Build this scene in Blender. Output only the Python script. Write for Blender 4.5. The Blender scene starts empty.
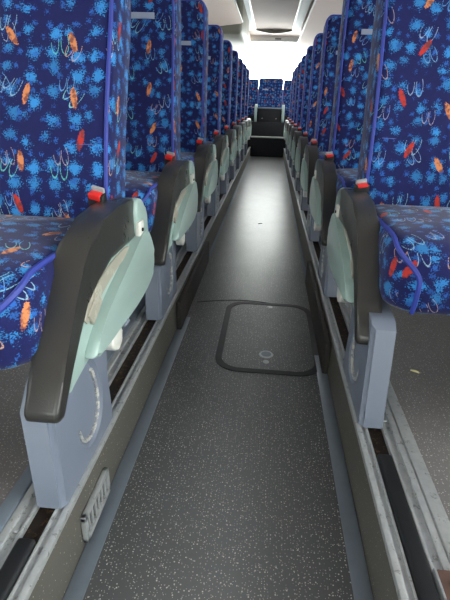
import bpy, bmesh, math, random
from mathutils import Matrix, Vector
random.seed(4)
PI = math.pi
sc = bpy.context.scene
C = sc.collection

# ------------------------------------------------------------------ camera
CAMZ = 0.669
PITCH, YAW, ROLL = 0.4128, 0.0830, 0.0311
cp, sp, cy, sy = math.cos(PITCH), math.sin(PITCH), math.cos(YAW), math.sin(YAW)
f = Vector((-sy*cp, cy*cp, -sp)); r = Vector((cy, sy, 0)); u = r.cross(f)
cr, sr = math.cos(ROLL), math.sin(ROLL)
r2 = r*cr + u*sr; u2 = -r*sr + u*cr
cam = bpy.data.cameras.new('camera'); co = bpy.data.objects.new('camera', cam); C.objects.link(co)
m = Matrix((r2, u2, -f)).transposed().to_4x4(); m.translation = Vector((0, 0, CAMZ))
co.matrix_world = m
cam.sensor_fit = 'HORIZONTAL'; cam.sensor_width = 36; cam.lens = 36*451.2/450
cam.clip_start = 0.02
sc.camera = co

# ------------------------------------------------------------------ daylight and exposure
sc.view_settings.view_transform = 'Standard'; sc.view_settings.look = 'None'
sc.view_settings.gamma = 1; sc.view_settings.use_curve_mapping = False
sc.view_settings.exposure = 1.35
w = bpy.data.worlds.new('sky'); sc.world = w; w.use_nodes = True
nt = w.node_tree; nt.nodes.clear()
tc = nt.nodes.new('ShaderNodeTexCoord'); sx = nt.nodes.new('ShaderNodeSeparateXYZ')
nt.links.new(tc.outputs['Generated'], sx.inputs[0])
mx = nt.nodes.new('ShaderNodeMapRange'); mx.inputs[1].default_value = -1; mx.inputs[2].default_value = 1
mx.inputs[3].default_value = 1.5; mx.inputs[4].default_value = 4.2
nt.links.new(sx.outputs[0], mx.inputs[0])
bg = nt.nodes.new('ShaderNodeBackground'); bg.inputs[0].default_value = (1.0, 0.985, 0.97, 1)
my = nt.nodes.new('ShaderNodeMapRange'); my.inputs[1].default_value = .2; my.inputs[2].default_value = 1     # brightest sky lies behind the coach
my.inputs[3].default_value = 0; my.inputs[4].default_value = 7.5
nt.links.new(sx.outputs[1], my.inputs[0])
ad = nt.nodes.new('ShaderNodeMath'); ad.operation = 'ADD'
nt.links.new(mx.outputs[0], ad.inputs[0]); nt.links.new(my.outputs[0], ad.inputs[1])
nt.links.new(ad.outputs[0], bg.inputs[1])
wo = nt.nodes.new('ShaderNodeOutputWorld'); nt.links.new(bg.outputs[0], wo.inputs[0])
sun = bpy.data.lights.new('hazy_sun', 'SUN'); sun.energy = 2.2; sun.angle = math.radians(35); sun.color = (1, .97, .93)
so = bpy.data.objects.new('hazy_sun', sun); C.objects.link(so)
so.rotation_euler = Vector((-0.75, 0.75, -0.55)).to_track_quat('-Z', 'Y').to_euler()

# ------------------------------------------------------------------ materials
class NT:
    def __init__(s, name):
        s.m = bpy.data.materials.new(name); s.m.use_nodes = True; s.t = s.m.node_tree
        s.b = s.t.nodes['Principled BSDF']
    def n(s, t, **k):
        o = s.t.nodes.new('ShaderNode'+t)
        for a, v in k.items(): setattr(o, a, v)
        return o
    def l(s, a, b): s.t.links.new(a, b)
    def put(s, inp, v):
        if isinstance(v, bpy.types.NodeSocket): s.l(v, inp)
        else: inp.default_value = v
    def math(s, op, a, b=0.0, c=0.0, clamp=False):
        o = s.n('Math', operation=op, use_clamp=clamp)
        s.put(o.inputs[0], a); s.put(o.inputs[1], b); s.put(o.inputs[2], c); return o.outputs[0]
    def vm(s, op, a, b=(0, 0, 0), scale=None):
        o = s.n('VectorMath', operation=op); s.put(o.inputs[0], a); s.put(o.inputs[1], b)
        if scale is not None: s.put(o.inputs['Scale'], scale)
        return o.outputs[1] if op in ('LENGTH', 'DISTANCE') else o.outputs[0]
    def mix(s, f, a, b):
        o = s.n('Mix', data_type='RGBA'); s.put(o.inputs[0], f); s.put(o.inputs[6], a); s.put(o.inputs[7], b); return o.outputs[2]
    def below(s, v, t, soft):      # 1 where v<t
        o = s.n('MapRange', clamp=True); s.put(o.inputs[0], v); s.put(o.inputs[1], t-soft if not isinstance(t, bpy.types.NodeSocket) else s.math('SUBTRACT', t, soft)); s.put(o.inputs[2], t)
        o.inputs[3].default_value = 1; o.inputs[4].default_value = 0; return o.outputs[0]
    def noise(s, vec, scale, detail=2, rough=.5):
        o = s.n('TexNoise'); s.l(vec, o.inputs['Vector']); o.inputs['Scale'].default_value = scale
        o.inputs['Detail'].default_value = detail; o.inputs['Roughness'].default_value = rough; return o.outputs[0]
    def coord(s): return s.n('TexCoord').outputs['Object']
    def bump(s, h, strength=.2, dist=.002):
        o = s.n('Bump'); s.l(h, o.inputs['Height']); o.inputs['Strength'].default_value = strength; o.inputs['Distance'].default_value = dist
        s.l(o.outputs[0], s.b.inputs['Normal'])
def c4(r, g=None, b=None):
    f = lambda v: ((v/255+.055)/1.055)**2.4 if v > 10 else v/255/12.92
    return (f(r), f(g), f(b), 1)

def plain(name, rgb, rough=.5, metal=0, var=.12, scale=30, bump=0, spec=.5, wear=None):
    k = NT(name); co = k.coord(); nz = k.noise(co, scale, 4, .6)
    base = c4(*rgb); dk = tuple(v*(1-var) for v in base[:3])+(1,); lt = tuple(min(1, v*(1+var)) for v in base[:3])+(1,)
    col = k.mix(nz, dk, lt)
    if wear:
        wn = k.noise(co, wear[1], 5, .75)
        col = k.mix(k.math('MULTIPLY', k.below(wn, wear[2], .06), wear[3]), col, c4(*wear[0]))
    k.l(col, k.b.inputs['Base Color'])
    k.b.inputs['Metallic'].default_value = metal; k.b.inputs['Specular IOR Level'].default_value = spec
    k.put(k.b.inputs['Roughness'], k.math('MULTIPLY_ADD', nz, .2, rough-.1, clamp=True))
    if bump: k.bump(k.noise(co, 400, 2), bump, .001)
    return k.m

def fabric(name, base=(19, 24, 76)):
    k = NT(name)
    uv = k.n('UVMap').outputs[0]
    rnd = k.n('ObjectInfo').outputs['Random']
    off = k.n('CombineXYZ'); k.l(k.math('MULTIPLY', rnd, 7.3), off.inputs[0]); k.l(k.math('MULTIPLY', rnd, 3.7), off.inputs[1])
    p = k.vm('ADD', uv, off.outputs[0])
    fine = k.n('TexNoise'); k.l(p, fine.inputs['Vector']); fine.inputs['Scale'].default_value = 330; fine.inputs['Detail'].default_value = 2
    med = k.noise(p, 60, 3, .6)
    col = k.mix(med, tuple(v*.75 for v in c4(*base)[:3])+(1,), tuple(v*1.25 for v in c4(*base)[:3])+(1,))
    # sky-blue sponge dabs
    for sc_, thr, colr, sh in ((21, .27, (52, 138, 208), 0), (33, .18, (40, 96, 176), 3.3)):
        v = k.n('TexVoronoi', voronoi_dimensions='2D'); v.inputs['Scale'].default_value = sc_; v.inputs['Randomness'].default_value = .62
        k.l(k.vm('ADD', p, (sh, sh*1.7, 0)), v.inputs['Vector'])
        d = k.math('ADD', v.outputs['Distance'], k.math('MULTIPLY', k.math('SUBTRACT', fine.outputs[0], .5), 1.0))
        d = k.math('ADD', d, k.math('MULTIPLY', k.math('SUBTRACT', med, .5), .7))
        sepc = k.n('SeparateColor'); k.l(v.outputs['Color'], sepc.inputs[0])
        t = k.math('MULTIPLY_ADD', sepc.outputs[0], .16, thr-.10)
        msk = k.math('MULTIPLY', k.below(d, t, .10), .88)
        col = k.mix(msk, col, k.mix(sepc.outputs[1], c4(*colr), tuple(x*.62 for x in c4(*colr)[:3])+(1,)))
    def local(scale, shift, amp, ang0=0.0):
        v = k.n('TexVoronoi', voronoi_dimensions='2D'); v.inputs['Scale'].default_value = scale; v.inputs['Randomness'].default_value = .45
        q = k.vm('ADD', p, shift); k.l(q, v.inputs['Vector'])
        d = k.vm('SUBTRACT', q, v.outputs['Position'])
        sepc = k.n('SeparateColor'); k.l(v.outputs['Color'], sepc.inputs[0])
        a = k.math('MULTIPLY_ADD', k.math('SUBTRACT', sepc.outputs[0], .5), amp, ang0)
        rot = k.n('VectorRotate', rotation_type='Z_AXIS'); k.l(d, rot.inputs['Vector']); k.l(a, rot.inputs['Angle'])
        s = k.n('SeparateXYZ'); k.l(rot.outputs[0], s.inputs[0])
        return s.outputs[0], s.outputs[1], sepc.outputs
    # squiggles: thin open loops, two side by side
    for (scale, shift, ax, ay, off, c1, c2) in ((7.6, (1.3, 2.1, 0), .0085, .024, .011, (96, 190, 180), (150, 170, 205)),
                                            (8.3, (4.7, .4, 0), .0075, .020, .009, (196, 150, 120), (100, 160, 215))):
        x, y, rc = local(scale, shift, 1.3, .25)
        xx = k.math('SUBTRACT', k.math('ABSOLUTE', k.math('ADD', x, k.math('MULTIPLY', y, .15))), off)
        e = k.math('SQRT', k.math('ADD', k.math('POWER', k.math('ABSOLUTE', k.math('DIVIDE', xx, ax)), 2.0), k.math('POWER', k.math('ABSOLUTE', k.math('DIVIDE', y, ay)), 2.0)))
        m1 = k.math('LESS_THAN', k.math('ABSOLUTE', k.math('SUBTRACT', e, 1.0)), .085)
        m2 = k.math('LESS_THAN', k.math('SUBTRACT', y, k.math('MULTIPLY', x, .6)), .010)
        m3 = k.math('MULTIPLY', k.math('GREATER_THAN', fine.outputs[0], .44), .75)
        col = k.mix(k.math('MULTIPLY', k.math('MULTIPLY', m1, m2), m3), col, k.mix(rc[1], c4(*c1), c4(*c2)))
    # orange and red leaves
    x, y, rc = local(8.0, (0, 0, 0), 1.3)
    e = k.math('SQRT', k.math('ADD', k.math('POWER', k.math('ABSOLUTE', k.math('DIVIDE', x, .0078)), 2.0), k.math('POWER', k.math('ABSOLUTE', k.math('DIVIDE', y, .0235)), 2.0)))
    e = k.math('ADD', e, k.math('MULTIPLY', k.math('SUBTRACT', fine.outputs[0], .5), .9))
    lc = k.mix(k.math('GREATER_THAN', rc[1], .5), c4(196, 124, 80), c4(172, 48, 42))
    lc = k.mix(k.math('MULTIPLY', k.below(med, .52, .08), .8), lc, c4(96, 50, 56))
    col = k.mix(k.below(e, 1.0, .12), col, lc)
    k.l(col, k.b.inputs['Base Color'])
    k.b.inputs['Roughness'].default_value = .85; k.b.inputs['Specular IOR Level'].default_value = .25
    k.b.inputs['Sheen Weight'].default_value = .12; k.b.inputs['Sheen Roughness'].default_value = .4
    k.bump(fine.outputs[0], .25, .0015)
    return k.m

def vinyl(name, base, speck, rough=.42, dens=.45, worn=.0, seam=False):
    k = NT(name); co = k.coord()
    nz = k.noise(co, 6, 5, .65)
    b = c4(*base)
    col = k.mix(nz, tuple(v*.75 for v in b[:3])+(1,), tuple(v*1.25 for v in b[:3])+(1,))
    fn = k.noise(co, 260, 2)
    col = k.mix(k.math('MULTIPLY', fn, .3), col, tuple(v*.6 for v in b[:3])+(1,))
    if worn:   # lighter mid-aisle band: walked wear plus the window's sheen put into the colour
        sx = k.n('SeparateXYZ'); k.l(co, sx.inputs[0])
        dx = k.math('ABSOLUTE', k.math('ADD', sx.outputs[0], .02))
        wear_sheen = k.math('MULTIPLY', k.below(k.math('ADD', dx, k.math('MULTIPLY', k.math('SUBTRACT', nz, .5), .22)), .22, .2), worn)
        col = k.mix(wear_sheen, col, tuple(min(1, v*2.0) for v in b[:3])+(1,))
    for s_, th, lim in ((95, .13, dens), (170, .14, dens)):
        v = k.n('TexVoronoi', voronoi_dimensions='2D' if not seam == 'wall' else '3D'); k.l(co, v.inputs['Vector']); v.inputs['Scale'].default_value = s_
        sepc = k.n('SeparateColor'); k.l(v.outputs['Color'], sepc.inputs[0])
        ms = k.math('MULTIPLY', k.math('LESS_THAN', v.outputs['Distance'], th), k.math('LESS_THAN', sepc.outputs[0], lim))
        col = k.mix(k.math('MULTIPLY', ms, k.math('MULTIPLY_ADD', sepc.outputs[1], .6, .25)), col, c4(*speck))
    k.l(col, k.b.inputs['Base Color'])
    k.put(k.b.inputs['Roughness'], k.math('MULTIPLY_ADD', nz, .10, rough-.03))
    k.bump(k.noise(co, 180, 3, .7), .2, .0008)
    return k.m

M = {}
M['fabric'] = fabric('moquette')
M['piping'] = plain('blue_piping', (38, 54, 140), .6)
M['thread'] = plain('seam_thread', (70, 82, 140), .8)
M['pad'] = plain('black_arm_vinyl', (46, 46, 45), .30, var=.15, scale=14, bump=.25)
M['mint'] = plain('mint_plastic', (148, 170, 165), .36, var=.07, scale=8)
M['worn'] = plain('worn_plastic', (150, 146, 134), .5, var=.08, scale=40, wear=((185, 182, 170), 25, .45, .4))
M['leg'] = plain('blue_grey_plastic', (112, 120, 136), .4, var=.08, scale=10)
M['leghighlight'] = plain('recess_highlight', (128, 132, 140), .5, var=.2, scale=60, wear=((190, 188, 180), 70, .52, .8))  # paler leg tone that paints the highlight in the recess
M['lever'] = plain('white_lever', (212, 212, 205), .35, var=.03)
M['buckle'] = plain('black_buckle', (30, 30, 32), .4)
M['red'] = plain('red_button', (205, 40, 38), .35, var=.05)
M['steel'] = plain('brushed_steel', (176, 180, 182), .38, .45, var=.25, scale=60, wear=((95, 92, 86), 50, .42, .6))
M['alu'] = plain('aluminium_edge', (120, 130, 142), .45, .35, var=.15, scale=25)
M['rubber'] = plain('black_rubber', (28, 30, 33), .5, var=.2, scale=30)
M['groove'] = plain('dirty_groove', (38, 30, 24), .8, var=.5, scale=80, wear=((105, 80, 55), 90, .45, .7))
M['scuffed'] = plain('scuffed_panel', (40, 38, 36), .7, var=.4, scale=60, wear=((105, 85, 68), 90, .42, .7))
M['rust'] = plain('rusty_plate', (116, 92, 84), .6, .3, var=.3, scale=50)
M['velcro'] = plain('white_velcro', (140, 150, 172), .9)
M['aisle'] = vinyl('aisle_vinyl', (80, 82, 84), (222, 215, 205), .30, .5, worn=.6)  # worn amount also carries the painted window sheen
M['deck'] = vinyl('deck_vinyl', (124, 121, 122), (215, 210, 205), .5, .5)
M['riser'] = vinyl('riser_vinyl', (92, 90, 84), (205, 205, 190), .5, .5, seam='wall')
M['khaki'] = vinyl('heater_vinyl', (110, 106, 92), (215, 210, 190), .5, .5)
M['rack'] = plain('rack_plastic', (206, 190, 180), .7, var=.04, scale=3)
M['duct'] = plain('duct_plastic', (112, 112, 100), .5, var=.05, scale=3)
M['ceil'] = plain('ceiling_cloth', (168, 156, 150), .85, var=.08, scale=5)
M['white'] = plain('cream_plastic', (186, 186, 180), .45, var=.04)
M['dark'] = plain('black_carpet', (22, 22, 26), .9, var=.3, scale=60)
M['wall'] = plain('wall_lining', (150, 150, 150), .8, var=.06)
M['leaf'] = plain('dry_leaf', (226, 220, 170), .7)
def lamp_mat():
    k = NT('light_diffuser'); k.b.inputs['Base Color'].default_value = c4(196, 204, 206); k.b.inputs['Roughness'].default_value = .8; k.b.inputs['Specular IOR Level'].default_value = .1
    k.b.inputs['Emission Color'].default_value = (.9, .96, 1, 1); k.b.inputs['Emission Strength'].default_value = .03; return k.m
M['lamp'] = lamp_mat()
def glass():
    k = NT('window_glass'); t = k.n('BsdfTransparent'); t.inputs[0].default_value = (.9, .93, .92, 1)
    g = k.n('BsdfGlossy'); g.inputs['Roughness'].default_value = .02
    fr = k.n('Fresnel'); fr.inputs[0].default_value = 1.45
    mx = k.n('MixShader'); k.l(fr.outputs[0], mx.inputs[0]); k.l(t.outputs[0], mx.inputs[1]); k.l(g.outputs[0], mx.inputs[2])
    k.l(mx.outputs[0], k.t.nodes['Material Output'].inputs[0]); return k.m
M['glass'] = glass()

# ------------------------------------------------------------------ helpers
def link(name, bm, mat, parent=None, smooth=True, uv=False):
    bmesh.ops.remove_doubles(bm, verts=bm.verts, dist=1e-6)
    bmesh.ops.recalc_face_normals(bm, faces=bm.faces)
    if uv:
        L = bm.loops.layers.uv.new('UVMap')
        for fc in bm.faces:
            n = fc.normal; ax = max(range(3), key=lambda i: abs(n[i]))
            for lp in fc.loops:
                v = lp.vert.co
                lp[L].uv = (v.y+.37, v.z) if ax == 0 else ((v.x, v.z) if ax == 1 else (v.x, v.y+.21))
    if smooth:
        for fc in bm.faces: fc.smooth = True
        for e in bm.edges:
            if len(e.link_faces) == 2 and e.calc_face_angle(0) > math.radians(42): e.smooth = False
    me = bpy.data.meshes.new(name); bm.to_mesh(me); bm.free()
    o = bpy.data.objects.new(name, me); C.objects.link(o); me.materials.append(M[mat])
    if parent: o.parent = parent
    return o
def tag(o, label, cat, group=None, kind=None):
    o['label'] = label; o['category'] = cat
    if group: o['group'] = group
    if kind: o['kind'] = kind
    return o
def struct(o): o['kind'] = 'structure'; return o
def empty(name, loc):
    o = bpy.data.objects.new(name, None); C.objects.link(o); o.location = loc; o.empty_display_size = .05; return o
def box(bm, x0, x1, y0, y1, z0, z1, bev=0, seg=2):
    vs = [bm.verts.new((x, y, z)) for x in (x0, x1) for y in (y0, y1) for z in (z0, z1)]
    fs = [bm.faces.new([vs[i] for i in q]) for q in ((0, 1, 3, 2), (4, 6, 7, 5), (0, 4, 5, 1), (2, 3, 7, 6), (0, 2, 6, 4), (1, 5, 7, 3))]
    if bev:
        es = list({e for fc in fs for e in fc.edges})
        bmesh.ops.bevel(bm, geom=es, offset=bev, segments=seg, affect='EDGES', profile=.5)
    return bm
def BX(*a, **k): return box(bmesh.new(), *a, **k)
def smoothpoly(pts, it=2):      # Chaikin, closed
    for _ in range(it):
        q = []
        for i in range(len(pts)):
            a, b = pts[i], pts[(i+1) % len(pts)]
            q.append(tuple(.75*a[j]+.25*b[j] for j in range(2))); q.append(tuple(.25*a[j]+.75*b[j] for j in range(2)))
        pts = q
    return pts
def prism_x(bm, pts, x0, x1, bev=0, seg=3):      # (y,z) outline pushed along x
    a = [bm.verts.new((x0, y, z)) for y, z in pts]; b = [bm.verts.new((x1, y, z)) for y, z in pts]
    n = len(pts); f0 = bm.faces.new(a); f1 = bm.faces.new(list(reversed(b)))
    for i in range(n): bm.faces.new((a[i], b[i], b[(i+1) % n], a[(i+1) % n]))
    if bev: bmesh.ops.bevel(bm, geom=list(f0.edges)+list(f1.edges), offset=bev, segments=seg, affect='EDGES', profile=.5)
    return bm
def prism_y(bm, pts, y0, y1, bev=0):
    a = [bm.verts.new((x, y0, z)) for x, z in pts]; b = [bm.verts.new((x, y1, z)) for x, z in pts]
    n = len(pts); f0 = bm.faces.new(a); f1 = bm.faces.new(list(reversed(b)))
    for i in range(n): bm.faces.new((a[i], b[i], b[(i+1) % n], a[(i+1) % n]))
    if bev: bmesh.ops.bevel(bm, geom=list(f0.edges)+list(f1.edges), offset=bev, segments=2, affect='EDGES')
    return bm
def tube(bm, path, rad, closed=False, n=8):
    P = [Vector(p) for p in path]; rings = []
    N = len(P)
    for i, p in enumerate(P):
        a = P[(i-1) % N] if (closed or i) else P[0]; b = P[(i+1) % N] if (closed or i < N-1) else P[-1]
        t = (b-a).normalized(); ref = Vector((0, 0, 1)) if abs(t.z) < .9 else Vector((0, 1, 0))
        s = t.cross(ref).normalized(); q = s.cross(t)
        rings.append([bm.verts.new(p+rad*(math.cos(2*PI*j/n)*s+math.sin(2*PI*j/n)*q)) for j in range(n)])
    for i in range(N if closed else N-1):
        A, B = rings[i], rings[(i+1) % N]
        # match best rotation
        k = min(range(n), key=lambda k: (A[0].co-B[k].co).length)
        for j in range(n): bm.faces.new((A[j], A[(j+1) % n], B[(j+1+k) % n], B[(j+k) % n]))
    if not closed:
        bm.faces.new(rings[0]); bm.faces.new(rings[-1])
    return bm
def rrect(w, h, radii, n=7):    # centred rounded rectangle, radii (bl, br, tr, tl)
    out = []
    for (cx, cy_, a0, rr) in ((-w/2, -h/2, PI, radii[0]), (w/2, -h/2, 1.5*PI, radii[1]), (w/2, h/2, 0, radii[2]), (-w/2, h/2, PI/2, radii[3])):
        ox = cx+rr*(1 if cx < 0 else -1); oy = cy_+rr*(1 if cy_ < 0 else -1)
        for i in range(n):
            a = a0+PI/2*i/(n-1); out.append((ox+rr*math.cos(a), oy+rr*math.sin(a)))
    return out
def densify(pts, step):
    o = []
    for i in range(len(pts)):
        a, b = Vector(pts[i]), Vector(pts[(i+1) % len(pts)]); k = max(1, int((b-a).length/step))
        for j in range(k): o.append(tuple(a.lerp(b, j/k)))
    return o
def pillow(w, h, t, radii, edge, dome=.01, back_edge=.012):
    """rounded slab: outline w x h (local a,b), thickness t (local c, 0 back .. t front); returns bm of (a,b,c)"""
    bm = bmesh.new(); base = densify(rrect(w, h, radii), .03)
    levels = []
    for i in range(4):
        a = PI/2*i/3; levels.append((back_edge*(1-math.sin(a)), back_edge*(1-math.cos(a))))
    levels.append((0, t*.5))
    for i in range(6):
        a = PI/2*i/5; levels.append((edge*(1-math.cos(a)), t-edge+edge*math.sin(a)))
    m_ = min(w, h)/2
    for s in (.15, .35, .6, .8): levels.append((edge+(m_-edge)*s, t+dome*math.sin(s*PI/2)))
    rings = []
    for ins, c in levels:
        rings.append([bm.verts.new((x*(1-2*ins/w), y*(1-2*ins/h), c)) for x, y in base])
    n = len(base)
    for A, B in zip(rings, rings[1:]):
        for j in range(n): bm.faces.new((A[j], A[(j+1) % n], B[(j+1) % n], B[j]))
    bm.faces.new(list(reversed(rings[0])))
    cv = bm.verts.new((0, 0, t+dome)); R_ = rings[-1]
    for j in range(n): bm.faces.new((R_[j], R_[(j+1) % n], cv))
    return bm, base
def kids(o): return [c for c in bpy.data.objects if c.parent == o]
def copy_tree(o, parent=None):
    c = o.copy(); C.objects.link(c); c.parent = parent
    for ch in kids(o): copy_tree(ch, c)
    return c

# ------------------------------------------------------------------ dimensions
CX = -0.0365            # middle of the aisle
LEGX = 0.2805           # half distance between the leg faces
PIT = 0.76
FZ = -0.15
YF, YR = -2.2, 9.42     # front and rear of the coach
YSTEP = 7.93
WALL = 1.22
ZC = 1.78

# ------------------------------------------------------------------ shell
struct(link('floor', BX(CX-LEGX-.02, CX+LEGX+.02, YF, YSTEP, FZ-.05, FZ), 'aisle', smooth=False))
for s, side in ((-1, 'left'), (1, 'right')):
    def X(a): return CX+s*a
    def SB(a0, a1, *r_, **k): return BX(min(X(a0), X(a1)), max(X(a0), X(a1)), *r_, **k)
    E0 = .278                       # riser face
    # raised deck under the seats
    struct(link('floor_deck_'+side, SB(E0+.118, WALL, YF, YSTEP, FZ-.05, 0, ), 'deck', smooth=False))
    struct(link('trim_deck_bed_'+side, SB(E0+.006, E0+.118, YF, YSTEP, FZ-.05, -.016), 'groove', smooth=False))
    struct(link('trim_riser_'+side, SB(E0, E0+.006, YF, YSTEP, FZ, -.004), 'riser', smooth=False))
    # metal angle lying on the aisle floor
    y1 = 1.66 if s < 0 else 1.42
    struct(link('trim_floor_strip_'+side, SB(E0-.036, E0-.001, YF, y1, FZ, FZ+.004, bev=.0015), 'alu'))
    struct(link('trim_far_strip_'+side, SB(E0-.014, E0-.001, y1+.7, YSTEP-.01, FZ, FZ+.006, bev=.002), 'alu'))
    # dark scuffed kick panel
    bm = SB(E0-.020, E0-.0005, y1-.12, y1+.72, FZ+.001, -.03, bev=.006)
    struct(link('trim_kick_panel_'+side, bm, 'scuffed'))
    # seat tracks: two steel rails with a slot between
    t = empty('seat_track', (X(E0), 0, 0))
    tag(t, 'long steel seat track with a dark slot, under the seats %s of the aisle' % side, 'rail', 'floor tracks of the seats')
    def TB(a0, a1, *r_, **k): return BX(min(s*a0, s*a1), max(s*a0, s*a1), *r_, **k)
    bm = TB(-.004, .008, YF, YSTEP, -.012, .002, bev=.002); box(bm, *sorted((s*.008, s*.017)), YF, YSTEP, -.016, -.004)
    box(bm, *sorted((s*.017, s*.022)), YF, YSTEP, -.012, .001, bev=.0015)
    link('aisle_rail', bm, 'steel', t)
    bm = TB(.056, .062, YF, YSTEP, -.012, .001, bev=.0015); box(bm, *sorted((s*.062, s*.076)), YF, YSTEP, -.016, -.004); box(bm, *sorted((s*.076, s*.090)), YF, YSTEP, -.012, .002, bev=.002)
    link('inner_rail', bm, 'steel', t)
    link('ledge', TB(.091, .118, YF, YSTEP, -.016, .006, bev=.004), 'steel' if s > 0 else 'alu', t)
    # rubber insert in the slot, ends near the first leg
    ye = .490 if s < 0 else .765
    r0 = link('rubber_insert', BX(-.0155, .0155, -1.6, ye, -.013, .008, bev=.006, seg=3), 'rubber')
    r0.location = (X(E0+.039), 0, 0)
    tag(r0, 'black rubber filler strip lying in the seat track slot, %s of the aisle' % side, 'rubber strip')
    # bolts heads on the track
    for y in ((.62, 1.1) if s < 0 else (1.0,)):
        bm = bmesh.new(); bmesh.ops.create_cone(bm, cap_ends=True, segments=12, radius1=.006, radius2=.005, depth=.003)
        o = link('track_screw', bm, 'steel', t); o.location = (s*.069, y-.11, -.0025)
    # side wall with window openings
    bm = bmesh.new(); a, b = X(WALL), X(WALL+.06); a, b = min(a, b), max(a, b)
    box(bm, a, b, YF if s < 0 else -.78, YR, FZ-.05, .42); box(bm, a, b, YF, YR, 1.36, ZC+.05)  # right wall left open at the front for the added door
    posts = [YF, -.75, .8, 2.35, 3.9, 5.45, 7.0, 8.5, YR-.02]
    for p_ in posts: box(bm, a, b, p_-.03, p_+.03, .42, 1.36)
    struct(link('wall_'+side, bm, 'wall', smooth=False))
    for i in range(len(posts)-1):
        g = link('window_%d' % (i+1+(8 if s > 0 else 0)), SB(WALL+.025, WALL+.031, posts[i]+.03, posts[i+1]-.03, .42, 1.36), 'glass', smooth=False); struct(g)
struct(link('added_door_1', BX(CX+WALL+.022, CX+WALL+.030, YF+.03, -.79, FZ-.04, .42), 'glass', smooth=False))     # unseen glazed door added to let daylight onto the right deck
struct(link('ceiling', BX(CX-WALL-.06, CX+WALL+.06, YF, YR, ZC, ZC+.05), 'ceil', smooth=False))
# front bulkhead and windscreen
bm = BX(CX-WALL, CX+WALL, YF-.06, YF, FZ-.05, .25); box(bm, CX-WALL, CX+WALL, YF-.06, YF, 1.62, ZC+.05)
struct(link('wall_front', bm, 'wall', smooth=False))
struct(link('window_front', BX(CX-WALL, CX+WALL, YF-.035, YF-.028, .25, 1.62), 'glass', smooth=False))
# rear wall, rear window
bm = BX(CX-WALL, CX+WALL, YR, YR+.06, FZ-.05, .92); box(bm, CX-WALL, CX+WALL, YR, YR+.06, 1.69, ZC+.05)
box(bm, CX-WALL, CX-WALL+.08, YR, YR+.06, .92, 1.69); box(bm, CX+WALL-.08, CX+WALL, YR, YR+.06, .92, 1.69)
struct(link('wall_rear', bm, 'wall', smooth=False))
struct(link('window_rear', BX(CX-WALL+.08, CX+WALL-.08, YR+.025, YR+.031, .92, 1.69), 'glass', smooth=False))
# header over the rear window
bm = BX(CX-.5, CX+.5, YR-.10, YR, 1.69, ZC, bev=.01)
struct(link('trim_rear_header', bm, 'white'))
o = link('warning_plate', BX(-.055, .055, -.004, 0, -.011, .011, bev=.002), 'rubber'); o.location = (CX+.07, YR-.10, 1.735)
tag(o, 'small dark plate in the middle of the pale header over the rear window', 'plate')
# curved dark trim at end of the ceiling panel
pts = [(-.33+.66*i/16, ZC-.002) for i in range(17)]; pts += [(.33-.66*i/16, ZC-.012-.05*math.sin(PI*i/16)*1) for i in range(17)]
bm = bmesh.new(); prism_y(bm, [(x+CX, z) for x, z in pts], YR-.9, YR-.86)
struct(link('trim_ceiling_arch', bm, 'duct'))
# raised rear floor: two steps
struct(link('trim_step_lower', BX(CX-WALL, CX+WALL, YSTEP, YR, FZ-.05, .150), 'dark', smooth=False))
struct(link('trim_step_nosing', BX(CX-LEGX, CX+LEGX, YSTEP-.012, YSTEP+.06, .148, .170, bev=.006), 'white'))
struct(link('trim_step_upper', BX(CX-WALL, CX+WALL, 8.36, YR, .150, .375, bev=.01), 'dark'))

# ------------------------------------------------------------------ overhead: racks, light strips
def rack(s, y0, y1, name, label):
    o = empty(name, (CX+s*.365, y0, 1.5)); tag(o, label, 'luggage rack')
    L = y1-y0
    pts = [(.012, 0), (0, .012), (0, .03), (.01, .045), (.05, .052), (.85, .02), (.85, -.17), (.80, -.17), (.35, -.04)]
    bm = bmesh.new(); prism_y(bm, [(s*x, z) for x, z in pts], 0, L, bev=.006)
    link('underside', bm, 'rack', o)
    bm = bmesh.new(); tube(bm, [(-s*.002, .01, .018), (-s*.002, L-.01, .018)], .010)
    link('edge_rail', bm, 'white', o)
    bm = BX(min(s*.07, s*.10), max(s*.07, s*.10), .02, L-.02, .05, .275)
    link('rack_back', bm, 'pad', o)
    # reading light and air pods, one per row
    for k in range(int(L/.76)):
        b = BX(min(s*.40, s*.58), max(s*.40, s*.58), .2+k*.76, .42+k*.76, -.115, -.055, bev=.01); link('service_pod', b, 'duct', o)
    return o
rack(-1, YF+.05, 6.0, 'luggage_rack', 'beige overhead luggage rack left of the aisle, ending in a rounded edge')
rack(1, YF+.05, 8.55, 'luggage_rack', 'beige overhead luggage rack right of the aisle, its slanted underside above the seats')
for s, side in ((-1, 'left'), (1, 'right')):
    a, b = sorted((CX+s*.435, CX+s*.80)); struct(link('trim_ceiling_shade_'+side, BX(a, b, YF+.05, YR-.9, ZC-.012, ZC-.001), 'dark', smooth=False))  # flat black sheets put the shade of the rack gap into colour
# duct box behind the left rack
bm = BX(CX-WALL, CX-.365, 6.04, 7.6, 1.40, ZC, bev=.05, seg=4)
tag(link('duct_box', bm, 'duct'), 'olive grey rounded box under the ceiling behind the left rack', 'duct')
bm = BX(CX-WALL, CX-.42, 7.62, 9.2, 1.46, ZC, bev=.04, seg=4)
tag(link('corner_cover', bm, 'rack'), 'pale cover panel in the left rear ceiling corner beside the window', 'panel')
for s, side in ((-1, 'left'), (1, 'right')):
    o = empty('ceiling_light_strip', (CX+s*.355-.008, YF+.1, ZC)); tag(o, 'long white light strip along the %s edge of the ceiling panel' % side, 'ceiling light', 'ceiling light strips')
    L = YR-.9-YF-.1
    link('diffuser', BX(-.055, .055, 0, L, -.028, -.006, bev=.01, seg=3), 'lamp', o)
    link('housing', BX(-.065, .065, -.01, L+.01, -.012, 0, bev=.003), 'white', o)

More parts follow.
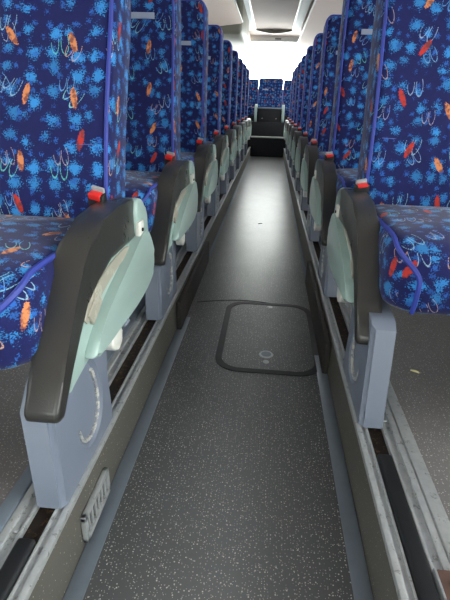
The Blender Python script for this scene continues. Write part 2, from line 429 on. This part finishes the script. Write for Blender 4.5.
# ------------------------------------------------------------------ seats
W1 = .435       # one place
def backrest(parent, a0, s, velc):
    """a0: distance of aisle-side edge from the leg face; local x points away from the aisle * s"""
    bm, base = pillow(W1, .745, .135, (.03, .03, .036, .036), .028, dome=.006, back_edge=.02)
    T = lambda a, b, c: (s*(a0+W1/2+a), .135-c-.0, b+.745/2)
    def bend(v):
        x, y, z = v
        q = z/.745
        y += -.018*math.sin(min(1, q*1.6)*PI) - .022*max(0, q-.72)/.28          # lumbar and head roll
        y += -.012*(abs((s*x-a0-W1/2)/(W1/2))**3)*(1 if y < .06 else 0)*(1 if q < .7 else .4)  # side bolsters
        return Vector((x, y, z))
    for v in bm.verts: v.co = bend(T(*v.co))
    o = link('backrest', bm, 'fabric', parent, uv=True)
    path = []
    for x, y in densify(rrect(W1-.012, .745-.012, (.028, .028, .032, .032)), .03):
        path.append(bend(T(x, y, .135-.006)))
    bm = bmesh.new(); tube(bm, path, .0048, closed=True, n=6)
    link('piping', bm, 'piping', o)
    # seam
    bm = bmesh.new(); tube(bm, [bend(T(-W1/2+.03+i*(W1-.06)/10, -.17, .1362)) for i in range(11)], .0009, n=5)
    link('seam', bm, 'thread', o)
    if velc:
        bm = bmesh.new(); c = [T(x, y, cc) for x, y, cc in ()]
        x0 = s*(a0+.07); x1 = s*(a0+.175)
        P = []
        for (x, z) in ((x0, .548), (x1, .548), (x1, .566), (x0, .566)):
            yy = bend((x, .135-.1435, z)).y; P.append((x, yy, z))
        fr = [bm.verts.new(p) for p in P]; bk = [bm.verts.new((p[0], p[1]+.012, p[2])) for p in P]
        bm.faces.new(fr); bm.faces.new(bk[::-1])
        for i in range(4): bm.faces.new((fr[i], fr[(i+1) % 4], bk[(i+1) % 4], bk[i]))
        vo = link('velcro_strip', bm, 'velcro', o, smooth=False); vo['label'] = 'pale velcro strip'
    return o
def cushion(parent, a0, s):
    D = .455; H = .165
    bm, base = pillow(W1, D, H, (.078, .078, .02, .02), .04, dome=.016, back_edge=.03)
    def T(a, b, c):
        y = b+D/2; q = max(0, (.13-y)/.13)
        return Vector((s*(a0+W1/2+a), y - .012*math.sin(PI*min(1, c/H)), c-.018*q*q*(c/H)-.012*(y/D)))
    for v in bm.verts: v.co = T(*v.co)
    o = link('seat_cushion', bm, 'fabric', parent, uv=True)
    # piping from the back along the top edge, then over the front corner and down
    for sg in (-1, 1):
        path = []
        RC, E = .078, .04
        for i in range(34):
            q = i/33
            if q < .35:
                ph = 0; b0 = (D/2-.01)-(D-.01-RC)*(q/.35); c = H-.010
            elif q < .75:
                k = (q-.35)/.40; ph = PI/2*.8*math.sin(k*PI/2); b0 = -D/2+RC; c = H-.010-(H*.42)*k**1.4
            else:
                k = (q-.75)/.25; ph = PI/2*.8; b0 = -D/2+RC; c = H*.58-.010-(H*.58-.02)*k
            ins = E*(1-math.sqrt(max(0, 1-(max(0, c-H+E)/E)**2)))-.001
            a = (W1/2-RC)+(RC-ins)*math.cos(ph); b_ = b0-(RC-ins)*math.sin(ph)
            path.append(T(sg*a, b_, c))
        bm = bmesh.new(); tube(bm, path, .0055, n=6)
        link('piping', bm, 'piping', o)
    return o
def armrest(parent, s):
    """(y,z) measured from the leg front foot; s*negative x is the aisle side"""
    o = bpy.data.objects.new('armrest', None)
    outer = [(.545, .425), (.53, .443), (.49, .457), (.42, .465), (.34, .467), (.26, .461), (.215, .450), (.18, .433), (.145, .408), (.105, .368), (.062, .315), (.020, .258), (-.010, .222), (-.014, .212), (-.012, .202), (-.004, .196)]
    inner = [(.012, .193), (.024, .205), (.060, .258), (.095, .305), (.14, .345), (.20, .368), (.28, .378), (.40, .376), (.53, .372), (.545, .39)]
    bm = bmesh.new(); prism_x(bm, outer+inner, *(sorted((.018, -.040)) if s < 0 else (-.026, .028)), bev=.009, seg=3)
    pad = link('armrest', bm, 'pad', parent)
    # stitched ridge
    shell = [(.020, .232), (.055, .275), (.09, .318), (.15, .36), (.24, .39), (.33, .40), (.42, .40), (.45, .455), (.49, .45), (.525, .42), (.545, .37), (.565, .32), (.565, .275), (.54, .245), (.46, .232), (.36, .232), (.27, .238), (.17, .238), (.08, .228), (.03, .215)]
    bm = bmesh.new(); prism_x(bm, smoothpoly(shell, 2), *(sorted((.015, -.030)) if s < 0 else (-.015, .016)), bev=.008, seg=3)
    sh = link('shell', bm, 'mint', pad); sh['label'] = 'mint green plastic shell'
    cap = [(.445, .372), (.445, .452), (.47, .462), (.505, .452), (.53, .42), (.55, .37), (.54, .35), (.47, .345)]
    bm = bmesh.new(); prism_x(bm, smoothpoly(cap, 1), *sorted((-s*.026, s*.010)), bev=.007, seg=3)
    link('end_cap', bm, 'mint', sh)
    cover = [(.10, .245), (.16, .285), (.23, .315), (.32, .340), (.42, .372), (.48, .385), (.515, .37), (.55, .325), (.565, .290), (.55, .255), (.47, .235), (.37, .230), (.26, .235), (.15, .238)]
    bm = bmesh.new(); prism_x(bm, smoothpoly(cover, 2), *sorted((-s*.036, -s*.008)), bev=.010, seg=3)
    link('side_cover', bm, 'mint', sh)
    band = [(.12, .318), (.16, .345), (.22, .362), (.30, .372), (.40, .372), (.40, .355), (.29, .345), (.20, .325), (.14, .298)]
    bm = bmesh.new(); prism_x(bm, smoothpoly(band, 1), *sorted((-s*.0185, -s*.010)), bev=.001, seg=1)
    b = link('worn_band', bm, 'worn', sh); b['label'] = 'worn beige band'
    ins = [(.135, .318), (.185, .345), (.205, .318), (.155, .292)]
    bm = bmesh.new(); prism_x(bm, ins, *sorted((-s*.022, -s*.012)), bev=.0015, seg=1)
    link('insert', bm, 'worn', sh)
    bm = BX(*sorted((-s*.032, -s*.020)), .445, .480, .365, .410, bev=.003); link('screw_plate', bm, 'lever', sh)
    bm = bmesh.new(); bmesh.ops.create_cone(bm, cap_ends=True, segments=12, radius1=.0045, radius2=.004, depth=.004)
    bmesh.ops.rotate(bm, verts=bm.verts, matrix=Matrix.Rotation(PI/2, 3, 'Y')); bmesh.ops.translate(bm, verts=bm.verts, vec=(-s*.0335, .462, .390))
    link('screw', bm, 'buckle', sh)
    # recline lever and its pivot
    bm = bmesh.new(); tube(bm, [(-s*.010, .300, .240), (-s*.034, .300, .222)], .012, n=12); link('pivot_cap', bm, 'leg', pad)
    lv = [(.225, .235), (.275, .238), (.285, .205), (.27, .185), (.23, .192), (.215, .215)]
    bm = bmesh.new(); prism_x(bm, smoothpoly(lv, 2), *sorted((-s*.030, -s*.006)), bev=.004)
    lo = link('recline_lever', bm, 'lever', pad); lo['label'] = 'white recline lever'
    return pad
def leg(parent, s):
    bm = bmesh.new(); T_ = .051
    out = [(0, 0), (0 if s < 0 else .036, .205 if s < 0 else .230), (.03 if s < 0 else .055, .24 if s < 0 else .244), (.07, .268 if s < 0 else .248), (.27, .29 if s < 0 else .26), (.25, .12), (.262, .0)]
    ov = [(.150+.062*math.cos(2*PI*i/28)*(1-.25*math.sin(2*PI*i/28)), (.125+.10*math.sin(2*PI*i/28))) for i in range(28)]
    def loop(pts, x): return [bm.verts.new((x, y, z)) for y, z in pts]
    A = loop(out, 0); B = loop(out, s*T_); O = loop(ov, 0); P = loop([(.15+(y-.15)*.86, .125+(z-.125)*.9) for y, z in ov], s*.009)
    n = len(A)
    for i in range(n): bm.faces.new((A[i], B[i], B[(i+1) % n], A[(i+1) % n]))
    bm.faces.new(B)
    es = [bm.edges.get((A[i], A[(i+1) % n])) for i in range(n)]
    eo = [bm.edges.new((O[i], O[(i+1) % 28])) for i in range(28)]
    front = [bm.edges.get((A[0], A[1]))]
    bmesh.ops.triangle_fill(bm, edges=es+eo, use_beauty=True)
    for i in range(28): bm.faces.new((O[i], O[(i+1) % 28], P[(i+1) % 28], P[i]))
    bm.faces.new(P)
    bmesh.ops.bevel(bm, geom=front, offset=.009, segments=3, affect='EDGES')
    bmesh.ops.translate(bm, verts=bm.verts, vec=(0, 0, .0025))
    L = link('leg', bm, 'leg', parent)
    pts = [Vector((s*.0065, .15+(y-.15)*.80, .125+(z-.125)*.84)) for y, z in ov[16:28]+ov[:4]]
    bm = bmesh.new(); tube(bm, pts, .0045, n=6); link('highlight_rim', bm, 'leghighlight', L)  # pale arc with the recess's highlight put into its colour
    return L
def buckle(parent, s):
    bm = BX(-.019, .019, -.010, .012, -.10, .012, bev=.004)
    o = link('belt_buckle', bm, 'buckle', parent)
    b = link('release_button', BX(-.014, .014, -.013, .006, .000 if s < 0 else .008, .0145, bev=.003), 'red', o); b['label'] = 'red release button'
    t = link('buckle_tongue', BX(-.015, .015, .004, .012, .008, .022, bev=.002), 'steel', o)
    return o
def make_seat(s):
    root = empty('coach_seat', (0, 0, 0))
    for k in range(2):
        a0 = (.030 if s < 0 else .022)+k*(W1+.012)
        bk = backrest(root, a0, s, True); bk.location = (0, .415 if s < 0 else .445, .375 if s < 0 else .39)
        cu = cushion(root, a0, s); cu.location = (0, .0 if s < 0 else .04, .266)
    am = armrest(root, s); leg(root, s)
    if s > 0: am.location = (0, .06, -.012)
    # underframe and wall leg
    bm = BX(*sorted((s*.052, s*.90)), .27, .31, .205, .245, bev=.004); box(bm, *sorted((s*.052, s*.90)), .36, .40, .205, .245, bev=.004)
    box(bm, *sorted((s*.06, s*.90)), .26, .44, .238, .25)
    link('seat_frame', bm, 'buckle', root)
    bm = BX(*sorted((s*.80, s*.84)), .12, .40, .001, .21, bev=.005); link('wall_side_leg', bm, 'leg', root)
    b = buckle(root, s); b.location = (-.047, .40, .472) if s < 0 else (.014, .43, .465); b.rotation_euler = (math.radians(20), math.radians(s*-10), math.radians(s*12))
    return root
ORD = ['nearest', 'second', 'third', 'fourth', 'fifth', 'sixth', 'seventh', 'eighth', 'ninth']
protoL, protoR = make_seat(-1), make_seat(1)
recL = [16, 4, 4, 5, 5, 4, 5, 4, 5]; recR = [9, 8, 10, 8, 8, 8, 8, 8, 8]
first = {-1: True, 1: True}
for s, proto, y0, recs, side in ((-1, protoL, .553, recL, 'left'), (1, protoR, .85, recR, 'right')):
    srcs = []
    for k in range(9):
        o = proto if k == 0 else copy_tree(proto)
        o.location = (CX+s*LEGX, y0+k*PIT, 0)
        srcs.append(o)
        if k == 0: lab = 'blue patterned double coach seat nearest the camera on the %s of the aisle' % side
        elif k == 8: lab = 'farthest blue patterned double coach seat in the %s row, just before the rear step' % side
        else: lab = 'blue patterned double coach seat, %s from the camera in the row %s of the aisle' % (ORD[k], side)
        tag(o, lab, 'seat', 'double seats %s of the aisle' % side)
    for k, o in enumerate(srcs):
        for c in kids(o):
            if c.name.startswith('backrest'): c.rotation_euler = (-math.radians(recs[k]), 0, 0)

# rear bench, five places on the upper step
root = empty('rear_bench_seat', (CX, 8.45, .375))
tag(root, 'rear bench of five blue patterned seats across the coach beneath the rear window', 'seat')
for i in range(5):
    x0 = -1.105+i*.442
    b = backrest(root, x0 if True else 0, 1, i == 2); b.location = (0, .43, -.05 if i != 2 else -.03); b.rotation_euler = (-math.radians(6), 0, 0)
    c = link('seat_cushion', BX(x0, x0+W1, .0, .42, .10, .235, bev=.03, seg=4), 'fabric', root, uv=True)
link('bench_base', BX(-1.1, 1.1, .02, .85, .001, .11, bev=.005), 'dark', root)
t = link('front_panel', BX(-.20, .20, -.035, -.002, .001, .215, bev=.008), 'dark', root)
link('panel_edge', BX(-.205, .205, -.045, .0, .214, .234, bev=.005), 'alu', t)
for x in (-.12, .12):
    bm = bmesh.new(); bmesh.ops.create_uvsphere(bm, u_segments=10, v_segments=6, radius=.008); bmesh.ops.translate(bm, verts=bm.verts, vec=(x, -.036, .06)); link('screw', bm, 'steel', t)
for x in (-.235, .235):
    bm = bmesh.new(); prism_x(bm, smoothpoly([(-.06, .0), (-.06, .20), (.0, .27), (.32, .29), (.36, .24), (.2, .15), (.05, .0)], 2), x-.022, x+.022, bev=.008)
    link('armrest', bm, 'mint', root)

# ------------------------------------------------------------------ floor hatch
o = empty('floor_hatch', (.042, 1.565, FZ)); tag(o, 'rectangular floor hatch with rounded corners and black rubber rim in the aisle', 'hatch')
def ring(w, h, rad, t, z0, z1):
    bm = bmesh.new(); A = rrect(w, h, (rad,)*4, 10); B = rrect(w-2*t, h-2*t, (rad-t*.8,)*4, 10); n = len(A)
    R_ = [[bm.verts.new((x, y, z)) for x, y in P] for P, z in ((A, z0), (A, z1), (B, z1), (B, z0))]
    for k in range(4):
        P, Q = R_[k], R_[(k+1) % 4]
        for i in range(n): bm.faces.new((P[i], P[(i+1) % n], Q[(i+1) % n], Q[i]))
    return bm
HW, HH = .366, .575
link('rubber_rim', ring(HW, HH, .085, .022, .0005, .004), 'rubber', o)
bm = bmesh.new(); A = rrect(HW-.046, HH-.046, (.068,)*4, 10)
f_ = bm.faces.new([bm.verts.new((x, y, 0.001)) for x, y in A]); e = bmesh.ops.extrude_face_region(bm, geom=[f_]); bmesh.ops.translate(bm, verts=[v for v in e['geom'] if isinstance(v, bmesh.types.BMVert)], vec=(0, 0, .0015))
link('lid', bm, 'aisle', o, smooth=False)
def disc(r_, h, z, x, y, mat, name):
    bm = bmesh.new(); bmesh.ops.create_cone(bm, cap_ends=True, segments=28, radius1=r_, radius2=r_*.92, depth=h); bmesh.ops.translate(bm, verts=bm.verts, vec=(x, y, z)); return link(name, bm, mat, o)
disc(.026, .003, .0035, -.006, -.165, 'steel', 'finger_pull'); disc(.019, .003, .0042, -.006, -.165, 'alu', 'finger_pull_cup')
disc(.011, .003, .0035, -.006, -.215, 'steel', 'lock'); disc(.012, .003, .0035, .006, .245, 'steel', 'lock')
# seam where the aisle covering is joined
pts = []
for i in range(25):
    q = i/24; x = CX-.24+.44*q; pts.append((x, 1.82+.05*math.sin(q*PI), FZ+.0005))
bm = bmesh.new(); tube(bm, pts, .0022, n=6)
struct(link('trim_floor_seam', bm, 'rubber'))

# step light / heater grille on the left riser
o = empty('riser_grille', (CX-.278, .66, -.098)); tag(o, 'small metal framed grille with vertical slots low on the left riser', 'grille')
bm = bmesh.new(); GL, GH = .135, .068
for (y0, y1, z0, z1) in ((-GL/2, GL/2, GH/2-.012, GH/2), (-GL/2, GL/2, -GH/2, -GH/2+.012), (-GL/2, -GL/2+.012, -GH/2, GH/2), (GL/2-.012, GL/2, -GH/2, GH/2)):
    box(bm, .001, .012, y0, y1, z0, z1, bev=.002)
link('frame', bm, 'steel', o)
link('backing', BX(.0005, .003, -GL/2+.008, GL/2-.008, -GH/2+.008, GH/2-.008), 'groove', o)
for i in range(6):
    y = -GL/2+.023+i*.018; link('slat', BX(.003, .009, y-.004, y+.004, -GH/2+.01, GH/2-.01, bev=.0015), 'steel', o)
# left heater box under the seat
bm = BX(CX-WALL+.02, CX-.43, .13, .60, .0, .012, bev=.004)
tag(link('floor_panel', bm, 'khaki'), 'raised khaki speckled floor panel under the nearest left seat', 'panel')
# rusty bracket right
o = empty('floor_bracket', (.306, .405, 0)); tag(o, 'rusty metal bracket plate screwed down beside the right seat track', 'bracket')
link('plate', BX(-.004, .075, -.10, .105, .002, .010, bev=.003), 'rust', o)
bm = bmesh.new(); bmesh.ops.create_cone(bm, cap_ends=True, segments=16, radius1=.010, radius2=.008, depth=.005); bmesh.ops.translate(bm, verts=bm.verts, vec=(.018, .080, .0125)); link('screw', bm, 'rust', o)
link('fold', BX(-.008, -.004, -.10, .105, .001, .012, bev=.001), 'steel', o)
# litter
def litter(x, y, z, L, W_, mat, name, label, cat, ang):
    bm = bmesh.new(); n = 10; top = []
    for i in range(n):
        q = i/(n-1); ww = W_*math.sin(PI*min(.97, max(.03, q)))
        top.append((bm.verts.new(((q-.5)*L, -ww/2, .002+.003*math.sin(q*3))), bm.verts.new(((q-.5)*L, 0, .0045+.003*math.sin(q*3))), bm.verts.new(((q-.5)*L, ww/2, .002+.003*math.sin(q*3)))))
    for a, b in zip(top, top[1:]):
        bm.faces.new((a[0], b[0], b[1], a[1])); bm.faces.new((a[1], b[1], b[2], a[2]))
    g = bmesh.ops.extrude_face_region(bm, geom=list(bm.faces)); bmesh.ops.translate(bm, verts=[v for v in g['geom'] if isinstance(v, bmesh.types.BMVert)], vec=(0, 0, -.0015))
    q = link(name, bm, mat); q.location = (x, y, z); q.rotation_euler = (0, 0, ang); tag(q, label, cat)
litter(.44, 1.11, 0, .024, .009, 'leaf', 'litter_scrap', 'small pale yellow scrap on the floor under the nearest right seat', 'litter', -.5)
litter(-.03, 3.3, FZ, .03, .012, 'rubber', 'litter_scrap', 'tiny dark crumb in the middle of the aisle floor beyond the hatch', 'litter', .2)
